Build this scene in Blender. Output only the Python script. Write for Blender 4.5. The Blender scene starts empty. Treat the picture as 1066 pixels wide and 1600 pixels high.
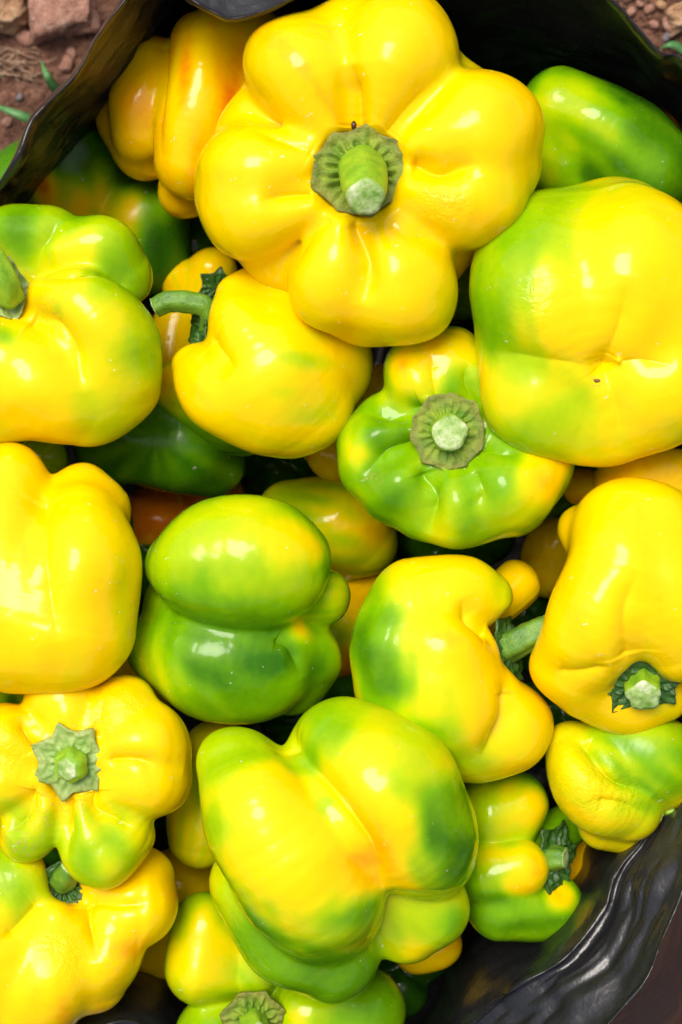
import bpy, math, random
import numpy as np
from mathutils import Vector, Matrix, noise
random.seed(4); rng = np.random.default_rng(4)
S = bpy.context.scene
COL = S.collection
# ------------------------------------------------------------------ scale: design unit = 0.27 mm
D = 2600.0            # camera height over the reference level of the pile, design units
SC = 0.00027          # metres per design unit
CX, CY = 533.0, 800.0

def W(x, y, z):       # design point (photo x, photo y, height) -> place in design units
    q = (D - z) / D
    return np.array([(x - CX) * q, -(y - CY) * q, z], float)
def WR(z): return (D - z) / D

# ------------------------------------------------------------------ camera, sky, sun, exposure
cam_d = bpy.data.cameras.new('camera'); cam = bpy.data.objects.new('camera', cam_d); COL.objects.link(cam)
cam.location = (0, 0, D * SC); cam.rotation_euler = (0, 0, 0)
cam_d.sensor_fit = 'VERTICAL'; cam_d.sensor_height = 36.0
cam_d.lens = 18.0 / (800.0 / D)
cam_d.clip_start = 0.01; cam_d.clip_end = 100
cam_d.dof.use_dof = True; cam_d.dof.focus_distance = (D - 60) * SC; cam_d.dof.aperture_fstop = 9.0
S.camera = cam

SUN_EL, SUN_AZ = math.radians(66), math.radians(-32)    # azimuth from +Y (top of the picture), clockwise
world = bpy.data.worlds.new('World'); S.world = world; world.use_nodes = True
nt = world.node_tree
bg = nt.nodes['Background']; sky = nt.nodes.new('ShaderNodeTexSky')
sky.sky_type = 'NISHITA'; sky.sun_disc = False
sky.sun_elevation = SUN_EL; sky.sun_rotation = SUN_AZ
sky.air_density = 1.0; sky.dust_density = 6.0; sky.ozone_density = 1.0
nt.links.new(sky.outputs[0], bg.inputs[0]); bg.inputs[1].default_value = 0.095
sl = bpy.data.lights.new('sun', 'SUN'); so = bpy.data.objects.new('sun', sl); COL.objects.link(so)
sl.energy = 1.5; sl.angle = math.radians(28); sl.color = (1.0, 0.96, 0.9)
sd = Vector((math.sin(SUN_AZ) * math.cos(SUN_EL), math.cos(SUN_AZ) * math.cos(SUN_EL), math.sin(SUN_EL)))
so.rotation_euler = sd.to_track_quat('Z', 'Y').to_euler()
so.location = sd * 3
S.view_settings.view_transform = 'Standard'; S.view_settings.look = 'None'
S.view_settings.exposure = 0.74; S.view_settings.gamma = 1.0
S.cycles.use_denoising = True
S.cycles.max_bounces = 8; S.cycles.diffuse_bounces = 5; S.cycles.glossy_bounces = 4
S.cycles.sample_clamp_indirect = 6.0

# ------------------------------------------------------------------ helpers
def mat(name):
    m = bpy.data.materials.new(name); m.use_nodes = True
    t = m.node_tree; b = t.nodes['Principled BSDF']
    return m, t, b
def node(t, kind, **kw):
    n = t.nodes.new(kind)
    for k, v in kw.items(): setattr(n, k, v)
    return n
def setin(n, **kw):
    for k, v in kw.items(): n.inputs[k.replace('_', ' ')].default_value = v
def ramp(t, stops, fac=None, interp='LINEAR'):
    r = node(t, 'ShaderNodeValToRGB'); cr = r.color_ramp; cr.interpolation = interp
    while len(cr.elements) < len(stops): cr.elements.new(0.5)
    for e, (p, c) in zip(cr.elements, stops):
        e.position = p; e.color = (c if len(c) == 4 else (*c, 1))
    if fac is not None: t.links.new(fac, r.inputs[0])
    return r
def math_(t, op, a, b=None, clamp=False):
    n = node(t, 'ShaderNodeMath', operation=op); n.use_clamp = clamp
    for i, v in enumerate((a, b)):
        if v is None: continue
        if isinstance(v, (int, float)): n.inputs[i].default_value = v
        else: t.links.new(v, n.inputs[i])
    return n.outputs[0]
def noise_(t, vec, scale, detail=2.0, rough=0.5):
    n = node(t, 'ShaderNodeTexNoise'); setin(n, Scale=scale, Detail=detail, Roughness=rough)
    t.links.new(vec, n.inputs['Vector']); return n.outputs['Fac']
def mixc(t, fac, a, b):
    n = node(t, 'ShaderNodeMix', data_type='RGBA')
    for s, v in ((n.inputs[0], fac), (n.inputs[6], a), (n.inputs[7], b)):
        if isinstance(v, (int, float)): s.default_value = v
        elif isinstance(v, tuple): s.default_value = (*v, 1)
        else: t.links.new(v, s)
    return n.outputs[2]
def coords(t):
    g = node(t, 'ShaderNodeNewGeometry'); return g.outputs['Position']

def tag(o, label=None, cat=None, group=None, kind=None):
    if label: o['label'] = label
    if cat: o['category'] = cat
    if group: o['group'] = group
    if kind: o['kind'] = kind
    return o
def empty(name, loc):
    o = bpy.data.objects.new(name, None); COL.objects.link(o); o.location = loc
    o.empty_display_size = 0.01; return o
def mesh_obj(name, verts, faces, m, parent=None, smooth=True, origin=None, attrs=None):
    """verts in metres (world); origin = where the object stands"""
    v = np.asarray(verts, float)
    if parent is not None: org = np.array(parent['_w'])
    elif origin is not None: org = np.asarray(origin, float)
    else: org = np.array([v[:, 0].mean(), v[:, 1].mean(), v[:, 2].min()])
    me = bpy.data.meshes.new(name); me.from_pydata((v - org).tolist(), [], faces)
    if smooth: me.polygons.foreach_set('use_smooth', [True] * len(me.polygons))
    if attrs:
        for an, av in attrs.items():
            a = me.attributes.new(an, 'FLOAT', 'POINT'); a.data.foreach_set('value', np.asarray(av, np.float32))
    me.materials.append(m); me.update()
    o = bpy.data.objects.new(name, me); COL.objects.link(o)
    if parent is not None: o.parent = parent
    else: o.location = org
    o['_w'] = [float(c) for c in org]
    return o

def catmull(P, sub, closed=False):
    P = np.asarray(P, float); n = len(P); out = []
    if n == 1: return P
    rng_ = range(n if closed else n - 1)
    for i in rng_:
        if closed: a, b, c, d = P[(i - 1) % n], P[i], P[(i + 1) % n], P[(i + 2) % n]
        else:
            b, c = P[i], P[i + 1]
            a = P[i - 1] if i > 0 else 2 * b - c
            d = P[i + 2] if i + 2 < n else 2 * c - b
        for j in range(sub):
            t = j / sub
            out.append(0.5 * ((2 * b) + (c - a) * t + (2 * a - 5 * b + 4 * c - d) * t * t + (-a + 3 * b - 3 * c + d) * t ** 3))
    if not closed: out.append(P[-1])
    return np.array(out)

# ------------------------------------------------------------------ materials
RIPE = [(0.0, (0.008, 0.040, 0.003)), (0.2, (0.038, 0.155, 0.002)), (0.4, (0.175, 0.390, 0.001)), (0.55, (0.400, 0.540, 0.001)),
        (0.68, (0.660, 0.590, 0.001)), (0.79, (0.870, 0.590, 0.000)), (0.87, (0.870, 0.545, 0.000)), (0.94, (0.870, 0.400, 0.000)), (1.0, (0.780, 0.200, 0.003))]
def pepper_material(name, dust=1.0, scuff=0.0, rough=0.085):
    m, t, b = mat(name)
    tc = node(t, 'ShaderNodeTexCoord').outputs['Object']
    rp = node(t, 'ShaderNodeAttribute', attribute_name='ripe').outputs['Fac']
    n1 = noise_(t, tc, 38, 3, 0.55); n2 = noise_(t, tc, 300, 2, 0.6)
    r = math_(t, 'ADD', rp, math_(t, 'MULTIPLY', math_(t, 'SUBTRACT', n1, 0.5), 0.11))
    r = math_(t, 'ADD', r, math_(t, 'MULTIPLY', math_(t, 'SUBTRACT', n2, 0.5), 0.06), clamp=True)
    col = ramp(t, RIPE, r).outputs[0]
    # dust specks and tiny dried flecks
    vo = node(t, 'ShaderNodeTexVoronoi'); setin(vo, Scale=480.0, Randomness=1.0)
    vw = noise_(t, tc, 520, 2, .6)
    wv = node(t, 'ShaderNodeVectorMath', operation='MULTIPLY_ADD')
    t.links.new(vw, wv.inputs[0]); wv.inputs[1].default_value = (.008, .004, .006); t.links.new(tc, wv.inputs[2])
    t.links.new(wv.outputs[0], vo.inputs['Vector'])
    rnd = node(t, 'ShaderNodeSeparateColor'); t.links.new(vo.outputs['Color'], rnd.inputs[0])
    area = noise_(t, tc, 24, 2, .5)
    thr = math_(t, 'MULTIPLY', math_(t, 'GREATER_THAN', rnd.outputs[0], 0.965), math_(t, 'MULTIPLY', rnd.outputs[1], 0.13 * dust))
    thr = math_(t, 'MULTIPLY', thr, math_(t, 'MULTIPLY_ADD', area, 3.0)); t.nodes[-1].inputs[2].default_value = -1.15
    sp = math_(t, 'LESS_THAN', vo.outputs['Distance'], thr)
    spf = math_(t, 'MULTIPLY', sp, 0.5)
    col = mixc(t, spf, col, (0.80, 0.80, 0.66))
    # corky scars round the shoulders (attribute painted where the fruit carries them)
    sc = node(t, 'ShaderNodeAttribute', attribute_name='scar').outputs['Fac']
    sn = noise_(t, tc, 620, 4, .7)
    scf = math_(t, 'MULTIPLY', sc, math_(t, 'MULTIPLY', math_(t, 'SUBTRACT', sn, 0.52), 9.0, clamp=True), clamp=True)
    col = mixc(t, scf, col, (0.46, 0.25, 0.07))
    # thin smears of dry soil left from picking
    sm = math_(t, 'MULTIPLY', math_(t, 'SUBTRACT', noise_(t, tc, 26, 4, .7), .6), 7.0, clamp=True)
    sm = math_(t, 'MULTIPLY', sm, math_(t, 'MULTIPLY', math_(t, 'SUBTRACT', noise_(t, tc, 520, 4, .75), .47), 3.2 * .5, clamp=True))
    col = mixc(t, sm, col, (.30, .19, .09))
    t.links.new(col, b.inputs['Base Color'])
    rr = math_(t, 'ADD', rough, math_(t, 'MULTIPLY', math_(t, 'SUBTRACT', noise_(t, tc, 60, 4, .65), 0.45), 0.35))
    rr = math_(t, 'ADD', rr, math_(t, 'MULTIPLY', sp, 0.3)); rr = math_(t, 'ADD', rr, math_(t, 'MULTIPLY', scf, 0.3))
    t.links.new(rr, b.inputs['Roughness'])
    setin(b, IOR=1.32, Subsurface_Weight=0.12, Subsurface_Scale=0.003)
    b.inputs['Subsurface Radius'].default_value = (1.0, 0.6, 0.1)
    h = math_(t, 'ADD', math_(t, 'ADD', math_(t, 'MULTIPLY', noise_(t, tc, 90, 2, .45), 0.66), math_(t, 'MULTIPLY', noise_(t, tc, 260, 2, .5), 0.06)), math_(t, 'MULTIPLY', noise_(t, tc, 900, 2, .5), 0.03))
    # coarse puckered skin where marked
    pk = node(t, 'ShaderNodeAttribute', attribute_name='pucker').outputs['Fac']
    h = math_(t, 'ADD', h, math_(t, 'MULTIPLY', pk, math_(t, 'MULTIPLY', noise_(t, tc, 420, 3, .65), 1.5)))
    h = math_(t, 'ADD', h, math_(t, 'MULTIPLY', sp, 0.03)); h = math_(t, 'ADD', h, math_(t, 'MULTIPLY', scf, 0.05))
    bp = node(t, 'ShaderNodeBump'); setin(bp, Strength=0.5, Distance=0.0016); t.links.new(h, bp.inputs['Height'])
    t.links.new(bp.outputs[0], b.inputs['Normal'])
    return m
M_PEP = pepper_material('pepper_skin')
M_PEPD = pepper_material('dusty_pepper_skin', dust=1.5, rough=0.24)

def green_material(name, a, c, brown, brown_amt, rough=.42, bump=.5):
    m, t, b = mat(name); tc = node(t, 'ShaderNodeTexCoord').outputs['Object']
    n = noise_(t, tc, 160, 4, .6)
    col = ramp(t, [(.3, a), (.7, c)], n).outputs[0]
    rim = node(t, 'ShaderNodeAttribute', attribute_name='rim').outputs['Fac']
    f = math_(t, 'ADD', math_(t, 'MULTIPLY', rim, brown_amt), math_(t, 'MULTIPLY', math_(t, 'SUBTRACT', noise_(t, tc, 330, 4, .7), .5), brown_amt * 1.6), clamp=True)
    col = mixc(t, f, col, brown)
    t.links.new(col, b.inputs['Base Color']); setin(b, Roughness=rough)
    bp = node(t, 'ShaderNodeBump'); setin(bp, Strength=bump, Distance=0.0008)
    t.links.new(math_(t, 'ADD', noise_(t, tc, 900, 4, .6), n), bp.inputs['Height']); t.links.new(bp.outputs[0], b.inputs['Normal'])
    return m
M_STEM = green_material('green_stalk', (.055, .17, .012), (.16, .32, .02), (.25, .18, .07), .15)
M_STEML = green_material('lime_stalk', (.14, .36, .010), (.33, .52, .018), (.25, .2, .06), .14)
M_CALY = green_material('fresh_calyx', (.15, .31, .03), (.34, .47, .12), (.38, .30, .12), .3)
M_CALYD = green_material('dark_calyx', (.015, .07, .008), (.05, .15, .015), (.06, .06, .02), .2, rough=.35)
M_CALYB = green_material('withered_calyx', (.08, .22, .008), (.29, .40, .02), (.22, .12, .045), 0.5, rough=.6, bump=.8)
def cut_mat():
    m, t, b = mat('pale_cut_stalk'); tc = node(t, 'ShaderNodeTexCoord').outputs['Object']
    n = noise_(t, tc, 130, 5, .7)
    col = ramp(t, [(.36, (.16, .32, .04)), (.5, (.34, .48, .14)), (.7, (.66, .70, .46))], n).outputs[0]
    t.links.new(col, b.inputs['Base Color']); setin(b, Roughness=.6)
    bp = node(t, 'ShaderNodeBump'); setin(bp, Strength=.6, Distance=.0006); t.links.new(noise_(t, tc, 800, 4, .6), bp.inputs['Height'])
    t.links.new(bp.outputs[0], b.inputs['Normal']); return m
M_CUT = cut_mat()
def plastic():
    m, t, b = mat('black_plastic_film'); tc = coords(t)
    n = noise_(t, tc, 9, 4, .6)
    col = ramp(t, [(.3, (.008, .008, .009)), (.75, (.020, .020, .022))], n).outputs[0]
    du = noise_(t, tc, 1300, 2, .7); col = mixc(t, math_(t, 'MULTIPLY', math_(t, 'GREATER_THAN', du, .76), .5), col, (.35, .3, .25))
    t.links.new(col, b.inputs['Base Color'])
    t.links.new(math_(t, 'MULTIPLY_ADD', noise_(t, tc, 30, 4, .6), .26), b.inputs['Roughness']); t.nodes[-1].inputs[2].default_value = .1
    for nd in t.nodes:
        if nd.type == 'MATH' and nd.operation == 'MULTIPLY_ADD': nd.inputs[2].default_value = .17
    setin(b, IOR=1.52)
    bp = node(t, 'ShaderNodeBump'); setin(bp, Strength=.6, Distance=.0022)
    rg = node(t, 'ShaderNodeTexNoise'); rg.noise_type = 'RIDGED_MULTIFRACTAL'; setin(rg, Scale=16.0, Detail=3.0, Roughness=.5)
    t.links.new(tc, rg.inputs['Vector'])
    t.links.new(math_(t, 'ADD', math_(t, 'ADD', noise_(t, tc, 45, 4, .55), math_(t, 'MULTIPLY', noise_(t, tc, 160, 3, .6), .25)), math_(t, 'MULTIPLY', rg.outputs['Fac'], .55)), bp.inputs['Height'])
    t.links.new(bp.outputs[0], b.inputs['Normal']); return m
M_BAG = plastic()
def soil(name, scale=1.0, tint=0.0):
    m, t, b = mat(name); tc = coords(t)
    n = noise_(t, tc, 60 * scale, 6, .65); n2 = noise_(t, tc, 420 * scale, 4, .7)
    col = ramp(t, [(.28, (.06, .024, .014)), (.5, (.22, .10, .058)), (.75, (.44, .24, .155))], math_(t, 'ADD', math_(t, 'MULTIPLY', n, .55), math_(t, 'MULTIPLY', n2, .45))).outputs[0]
    t.links.new(col, b.inputs['Base Color']); setin(b, Roughness=.92)
    bp = node(t, 'ShaderNodeBump'); setin(bp, Strength=.9, Distance=.004); t.links.new(math_(t, 'ADD', n, n2), bp.inputs['Height'])
    t.links.new(bp.outputs[0], b.inputs['Normal']); return m
M_SOIL = soil('red_brown_soil'); M_CRUMB = soil('soil_crumb', 2.0)
def rock(name, a, c, d):
    m, t, b = mat(name); tc = coords(t)
    n = noise_(t, tc, 110, 6, .7); n2 = noise_(t, tc, 700, 3, .7)
    col = ramp(t, [(.3, a), (.5, c), (.68, d)], math_(t, 'ADD', math_(t, 'MULTIPLY', n, .65), math_(t, 'MULTIPLY', n2, .35))).outputs[0]
    t.links.new(col, b.inputs['Base Color']); setin(b, Roughness=.8)
    bp = node(t, 'ShaderNodeBump'); setin(bp, Strength=.8, Distance=.003); t.links.new(math_(t, 'ADD', n, n2), bp.inputs['Height'])
    t.links.new(bp.outputs[0], b.inputs['Normal']); return m
M_ROCKO = rock('ochre_rock', (.28, .12, .05), (.50, .28, .14), (.64, .48, .34))
M_ROCKP = rock('pinkish_rock', (.18, .075, .05), (.42, .21, .14), (.58, .40, .31))
M_ROCKG = rock('grey_pebble', (.12, .1, .11), (.22, .19, .2), (.3, .27, .27))
def plain(name, a, c, rough=.6, scale=200):
    m, t, b = mat(name); tc = node(t, 'ShaderNodeTexCoord').outputs['Object']
    t.links.new(ramp(t, [(.3, a), (.7, c)], noise_(t, tc, scale, 3, .6)).outputs[0], b.inputs['Base Color']); setin(b, Roughness=rough); return m
M_GRASS = plain('green_blade', (.05, .17, .05), (.12, .30, .08), .45)
M_STRAW = plain('dry_straw', (.16, .09, .05), (.34, .22, .14), .85)
M_SCAR = plain('brown_scar', (.10, .04, .01), (.28, .12, .02), .7, 900)
M_WHITE = plain('dark_droplet', (.03, .012, .006), (.06, .02, .01), .15)

# ------------------------------------------------------------------ ground
G_Z = -620.0
def build_ground():
    n = 171; u = np.linspace(-1, 1, n); c = np.sign(u) * (np.abs(u) * 0.45 + np.abs(u) ** 9 * 14)
    X, Y = np.meshgrid(c, c, indexing='xy'); Z = np.zeros_like(X)
    for j in range(n):
        for i in range(n):
            if abs(X[j, i]) < .6 and abs(Y[j, i]) < .6:
                p = Vector((X[j, i] * 14, Y[j, i] * 14, 3.1))
                Z[j, i] = (noise.noise(p) * .5 + noise.noise(p * 3.1) * .3 + noise.noise(p * 8) * .2) * .008
    V = np.stack([X, Y, Z + G_Z * SC], -1).reshape(-1, 3)
    F = [(j * n + i, j * n + i + 1, (j + 1) * n + i + 1, (j + 1) * n + i) for j in range(n - 1) for i in range(n - 1)]
    tag(mesh_obj('ground', V, F, M_SOIL, origin=(0, 0, 0)), kind='structure')
build_ground()

def ico(sub):
    import bmesh
    bm = bmesh.new(); bmesh.ops.create_icosphere(bm, subdivisions=sub, radius=1)
    v = np.array([q.co[:] for q in bm.verts]); f = [tuple(x.index for x in q.verts) for q in bm.faces]; bm.free(); return v, f
ICO1, ICO2, ICO4 = ico(1), ico(2), ico(5)
def lump(base, seed, c, size, rough=.35, box=0.0, freq=1.3, rot=0.0):
    v, f = base; out = []
    for p in v:
        d = Vector(p)
        if box:
            mx = max(abs(d.x), abs(d.y), abs(d.z)); d = d.lerp(d / mx * .85, box)
        o = Vector((seed * 3.7, seed * 1.3, seed * 7.1))
        k = 1 + rough * (noise.noise(Vector(p) * freq + o) + .45 * noise.noise(Vector(p) * freq * 2.6 + o) + .2 * noise.noise(Vector(p) * freq * 6 + o))
        out.append(d * k)
    a = np.array(out) * np.array(size); cr, sr = math.cos(rot), math.sin(rot)
    a = a @ np.array([[cr, sr, 0], [-sr, cr, 0], [0, 0, 1]])
    return a + np.asarray(c), f
def stone(name, px, py, h, size, m, seed, label, cat, group=None, box=.6, rot=0, base=None, rough=.3):
    c = W(px, py, G_Z + h) * SC; q = WR(G_Z) * SC
    v, f = lump(base or ICO4, seed, c, np.array(size) * q, rough, box, 1.2, rot)
    return tag(mesh_obj(name, v, f, m, smooth=True), label, cat, group)

stone('rock', 5, 8, 26, (44, 46, 40), M_ROCKO, 1, 'ochre speckled rock lying on the soil, cut by the picture edge', 'rock', 'broken rocks lying on the soil', .5, .1, rough=.3)
stone('rock', 98, 8, 28, (54, 56, 42), M_ROCKP, 2.2, 'pinkish brown blocky rock beside the black bag rim', 'rock', 'broken rocks lying on the soil', .6, .12, rough=.32)
stone('rock', 1072, 22, 18, (36, 20, 20), M_ROCKO, 6, 'small orange tan stone on soil beyond the dark bag wall', 'rock', 'broken rocks lying on the soil', .6, .4)
# pebbles
peb = [(104, 100, 14, M_ROCKP, 'small reddish pebble between rock and bag rim'), (31, 152, 7, M_ROCKG, 'tiny dark grey round pebble near the lower grass blade'),
       (112, 82, 8, M_ROCKP, 'tiny pink pebble just under the pinkish rock'), (12, 190, 9, M_ROCKP, 'reddish pebble below the lower grass blade'),
       (8, 240, 8, M_ROCKG, 'pale pebble by the bag rim corner'), (40, 60, 13, M_ROCKP, 'flat brown stone chip between the two big rocks'),
       (1042, 58, 8, M_ROCKG, 'bluish grey flat pebble beside a dry twig'), (1022, 38, 7, M_ROCKP, 'small pink chip beside the black bag edge'),
       (1043, 39, 11, M_ROCKP, 'flat triangular tan chip under the orange stone'), (1015, 14, 8, M_ROCKP, 'rust coloured pebble above the bag edge'),
       (1033, 8, 9, M_ROCKO, 'long orange chip at the picture corner'), (986, 18, 7, M_ROCKP, 'flat rusty pebble touching the bag rim'), (1000, 6, 6, M_ROCKP, 'tiny dull red pebble at the photo edge')]
for i, (x, y, r, m, lb) in enumerate(peb):
    stone('pebble', x, y, 8 + r * .3, (r * random.uniform(.9, 1.3), r * random.uniform(.7, 1), r * .6), m, 20 + i, lb, 'pebble', 'small pebbles on the soil', .35, random.random() * 3, ICO2)
def crumbs():
    V, F = [], []; n = 0
    for k in range(9000):
        if k % 3: x, y = random.uniform(-40, 220), random.uniform(-40, 330)
        else: x, y = random.uniform(900, 1130), random.uniform(-80, 220)
        if k % 9 == 0: x, y = random.uniform(960, 1300), random.uniform(1300, 1800)
        r = 1.8 + 6.0 * random.random() ** 3.5
        c = W(x, y, G_Z + random.uniform(-1, 5)) * SC
        v, f = lump(ICO1, k, c, np.array([r * random.uniform(.8, 1.4), r, r * .8]) * SC * 1.24, .5, .3)
        V.append(v); F += [tuple(a + n for a in t) for t in f]; n += len(v)
    tag(mesh_obj('soil_crumbs', np.vstack(V), F, M_CRUMB, smooth=False), kind='stuff')
crumbs()

def tube(P, R, ns=10, ridge=0.0, nr=5, phase=0.0, caps=True):
    """P world points, R radii -> verts, faces, ring index"""
    P = np.asarray(P, float); V, F = [], []
    T = np.gradient(P, axis=0); T /= np.linalg.norm(T, axis=1)[:, None] + 1e-12
    ref = np.array([0, 0, 1.0]) if abs(T[0][2]) < .9 else np.array([1.0, 0, 0])
    n = np.cross(T[0], ref); n /= np.linalg.norm(n)
    for i in range(len(P)):
        n = n - T[i] * n.dot(T[i]); n /= np.linalg.norm(n); b = np.cross(T[i], n)
        for k in range(ns):
            a = 2 * math.pi * k / ns; r = R[i] * (1 + ridge * math.cos(nr * a + phase))
            V.append(P[i] + r * (n * math.cos(a) + b * math.sin(a)))
    for i in range(len(P) - 1):
        for k in range(ns):
            F.append((i * ns + k, i * ns + (k + 1) % ns, (i + 1) * ns + (k + 1) % ns, (i + 1) * ns + k))
    if caps:
        F.append(tuple(range(ns))[::-1]); F.append(tuple((len(P) - 1) * ns + k for k in range(ns)))
    return np.array(V), F
def blade(path, w, label, name='grass_blade', cat='grass blade', group='green grass blades on the soil'):
    C = catmull([np.append(W(x, y, G_Z + z) * SC, 0)[:3] for x, y, z in path], 8); n = len(C); V, F = [], []
    T = np.gradient(C, axis=0)
    for i in range(n):
        u = i / (n - 1); s = np.cross(T[i], (0, 0, 1)); s /= np.linalg.norm(s)
        ww = w * SC * 1.24 * (1 - u ** 2.2) * (.7 + .3 * min(1, u * 5)) + 2e-5
        up = np.array((0, 0, 1.0))
        V += [C[i] - s * ww + up * ww * .35, C[i] - up * ww * .1, C[i] + s * ww + up * ww * .35, C[i] - up * (ww * .1 + 1.2e-4)]
    for i in range(n - 1):
        a, b = i * 4, i * 4 + 4
        F += [(a, a + 1, b + 1, b), (a + 1, a + 2, b + 2, b + 1), (a + 2, a + 3, b + 3, b + 2), (a + 3, a, b, b + 3)]
    tag(mesh_obj(name, np.array(V), F, M_GRASS), label, cat, group)
blade([(100, 152, 20), (82, 132, 60), (72, 115, 75), (63, 92, 50)], 8, 'green grass blade standing up between the bag rim and the pinkish rock')
blade([(70, 196, 30), (40, 184, 60), (10, 172, 60), (-25, 160, 30)], 8, 'green grass blade lying across the soil beside the bag rim')
blade([(1072, 84, 10), (1056, 72, 26), (1044, 71, 30), (1030, 77, 16)], 7, 'short curled grass blade by the dark bag wall')
blade([(-30, 130, 4), (-10, 121, 20), (4, 118, 12)], 5, 'tip of a grass blade among dry roots')
def straw():
    t = empty('dry_root_tuft', W(25, 100, G_Z) * SC); t['_w'] = list(t.location)
    tag(t, 'tangle of dry brown roots and straw below the ochre rock', 'dry roots')
    V, F, n = [], [], 0
    for k in range(60):
        x, y = random.gauss(18, 22), random.gauss(98, 16); a = random.uniform(-.6, .9); L = random.uniform(18, 46)
        pts = [W(x + math.cos(a) * L * s + random.gauss(0, 3), y + math.sin(a) * L * s + random.gauss(0, 3), G_Z + 6 + random.uniform(0, 16) * (1 - abs(s)) ) * SC for s in (-.5, 0, .5)]
        C = catmull(pts, 3); v, f = tube(C, np.linspace(2.6, 1.0, len(C)) * SC * random.uniform(.5, 1.2), 5)
        V.append(v); F += [tuple(a + n for a in q) for q in f]; n += len(v)
    tag(mesh_obj('root_fibres', np.vstack(V), F, M_STRAW, t), kind='stuff')
    C = catmull([W(x, y, G_Z + z) * SC for x, y, z in ((1046, 58, 14), (1062, 48, 18), (1090, 36, 10))], 4)
    v, f = tube(C, np.linspace(3, 2.2, len(C)) * SC * 1.2, 7)
    tag(mesh_obj('twig', v, f, M_STRAW), 'thin dry pale twig beside the grey pebble', 'twig')
straw()

# ------------------------------------------------------------------ black plastic bag
# (rim, inner wall, outer skin) going round the mouth
BAG = [
 ((-30, 330, 20), (20, 345, -260), (-50, 322, -300)), ((0, 284, 30), (50, 295, -240), (-18, 270, -300)),
 ((30, 240, 45), (90, 250, -230), (14, 225, -300)), ((46, 196, 50), (120, 215, -220), (30, 180, -300)),
 ((62, 172, 50), (140, 195, -220), (46, 155, -300)), ((118, 116, 60), (185, 150, -210), (100, 100, -300)), ((150, 62, 60), (215, 120, -210), (130, 50, -300)),
 ((187, 8, 70), (260, 60, -210), (168, -8, -300)), ((240, -50, 80), (300, 10, -220), (220, -70, -300)),
 ((292, -6, 130), (340, -70, -200), (290, -120, 0)), ((330, 16, 140), (370, -80, -200), (340, -130, 0)), ((365, 27, 140), (400, -80, -200), (370, -140, 0)), ((420, 13, 135), (440, -80, -200), (430, -140, 0)),
 ((480, -18, 125), (500, -40, -250), (490, -150, -100)), ((560, -70, 110), (580, 30, -320), (560, -130, -250)),
 ((700, -95, 110), (700, 90, -330), (700, -130, -250)), ((860, -80, 100), (820, 110, -340), (870, -110, -300)),
 ((958, 0, 90), (885, 120, -340), (975, -15, -300)), ((1000, 44, 80), (960, 150, -340), (1015, 30, -300)),
 ((1034, 82, 70), (1010, 190, -340), (1045, 66, -300)), ((1072, 98, 60), (1050, 230, -320), (1085, 85, -300)),
 ((1150, 220, 60), (1090, 350, -320), (1170, 200, -300)), ((1180, 700, 40), (1120, 700, -320), (1210, 700, -300)),
 ((1130, 1100, 40), (1080, 1100, -300), (1180, 1100, -300)), ((1090, 1300, 60), (1010, 1270, -200), (1150, 1320, -300)),
 ((1068, 1392, 70), (950, 1350, -190), (1130, 1430, -280)), ((1036, 1466, 72), (930, 1412, -210), (1110, 1530, -260)),
 ((1012, 1526, 72), (865, 1488, -240), (1085, 1600, -260)), ((974, 1575, 70), (790, 1530, -260), (1040, 1660, -260)),
 ((900, 1650, 66), (720, 1590, -270), (960, 1720, -280)), ((740, 1760, 60), (650, 1690, -280), (760, 1830, -300)),
 ((450, 1820, 50), (420, 1720, -270), (450, 1880, -300)), ((180, 1790, 40), (230, 1575, -230), (160, 1850, -300)),
 ((-40, 1720, 40), (90, 1575, -230), (-100, 1760, -300)), ((-150, 1350, 30), (-60, 1350, -280), (-200, 1350, -300)),
 ((-150, 900, 30), (-60, 900, -280), (-200, 900, -300)), ((-100, 520, 20), (-30, 520, -260), (-140, 510, -300))]
BAG = [(r, (n[0], n[1], {24: -120, 25: -80, 26: -60, 27: -50, 28: -70, 29: -120, 30: -200, 31: -250, 32: -130, 33: -130}.get(i, n[2])), o) for i, (r, n, o) in enumerate(BAG)]
TUCK = set(list(range(0, 9)) + list(range(15, 23)))
BAG = [(r, n, ((r[0] + (533 - r[0]) * .03, r[1] + (800 - r[1]) * .02, -300) if i in TUCK else o)) for i, (r, n, o) in enumerate(BAG)]
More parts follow.
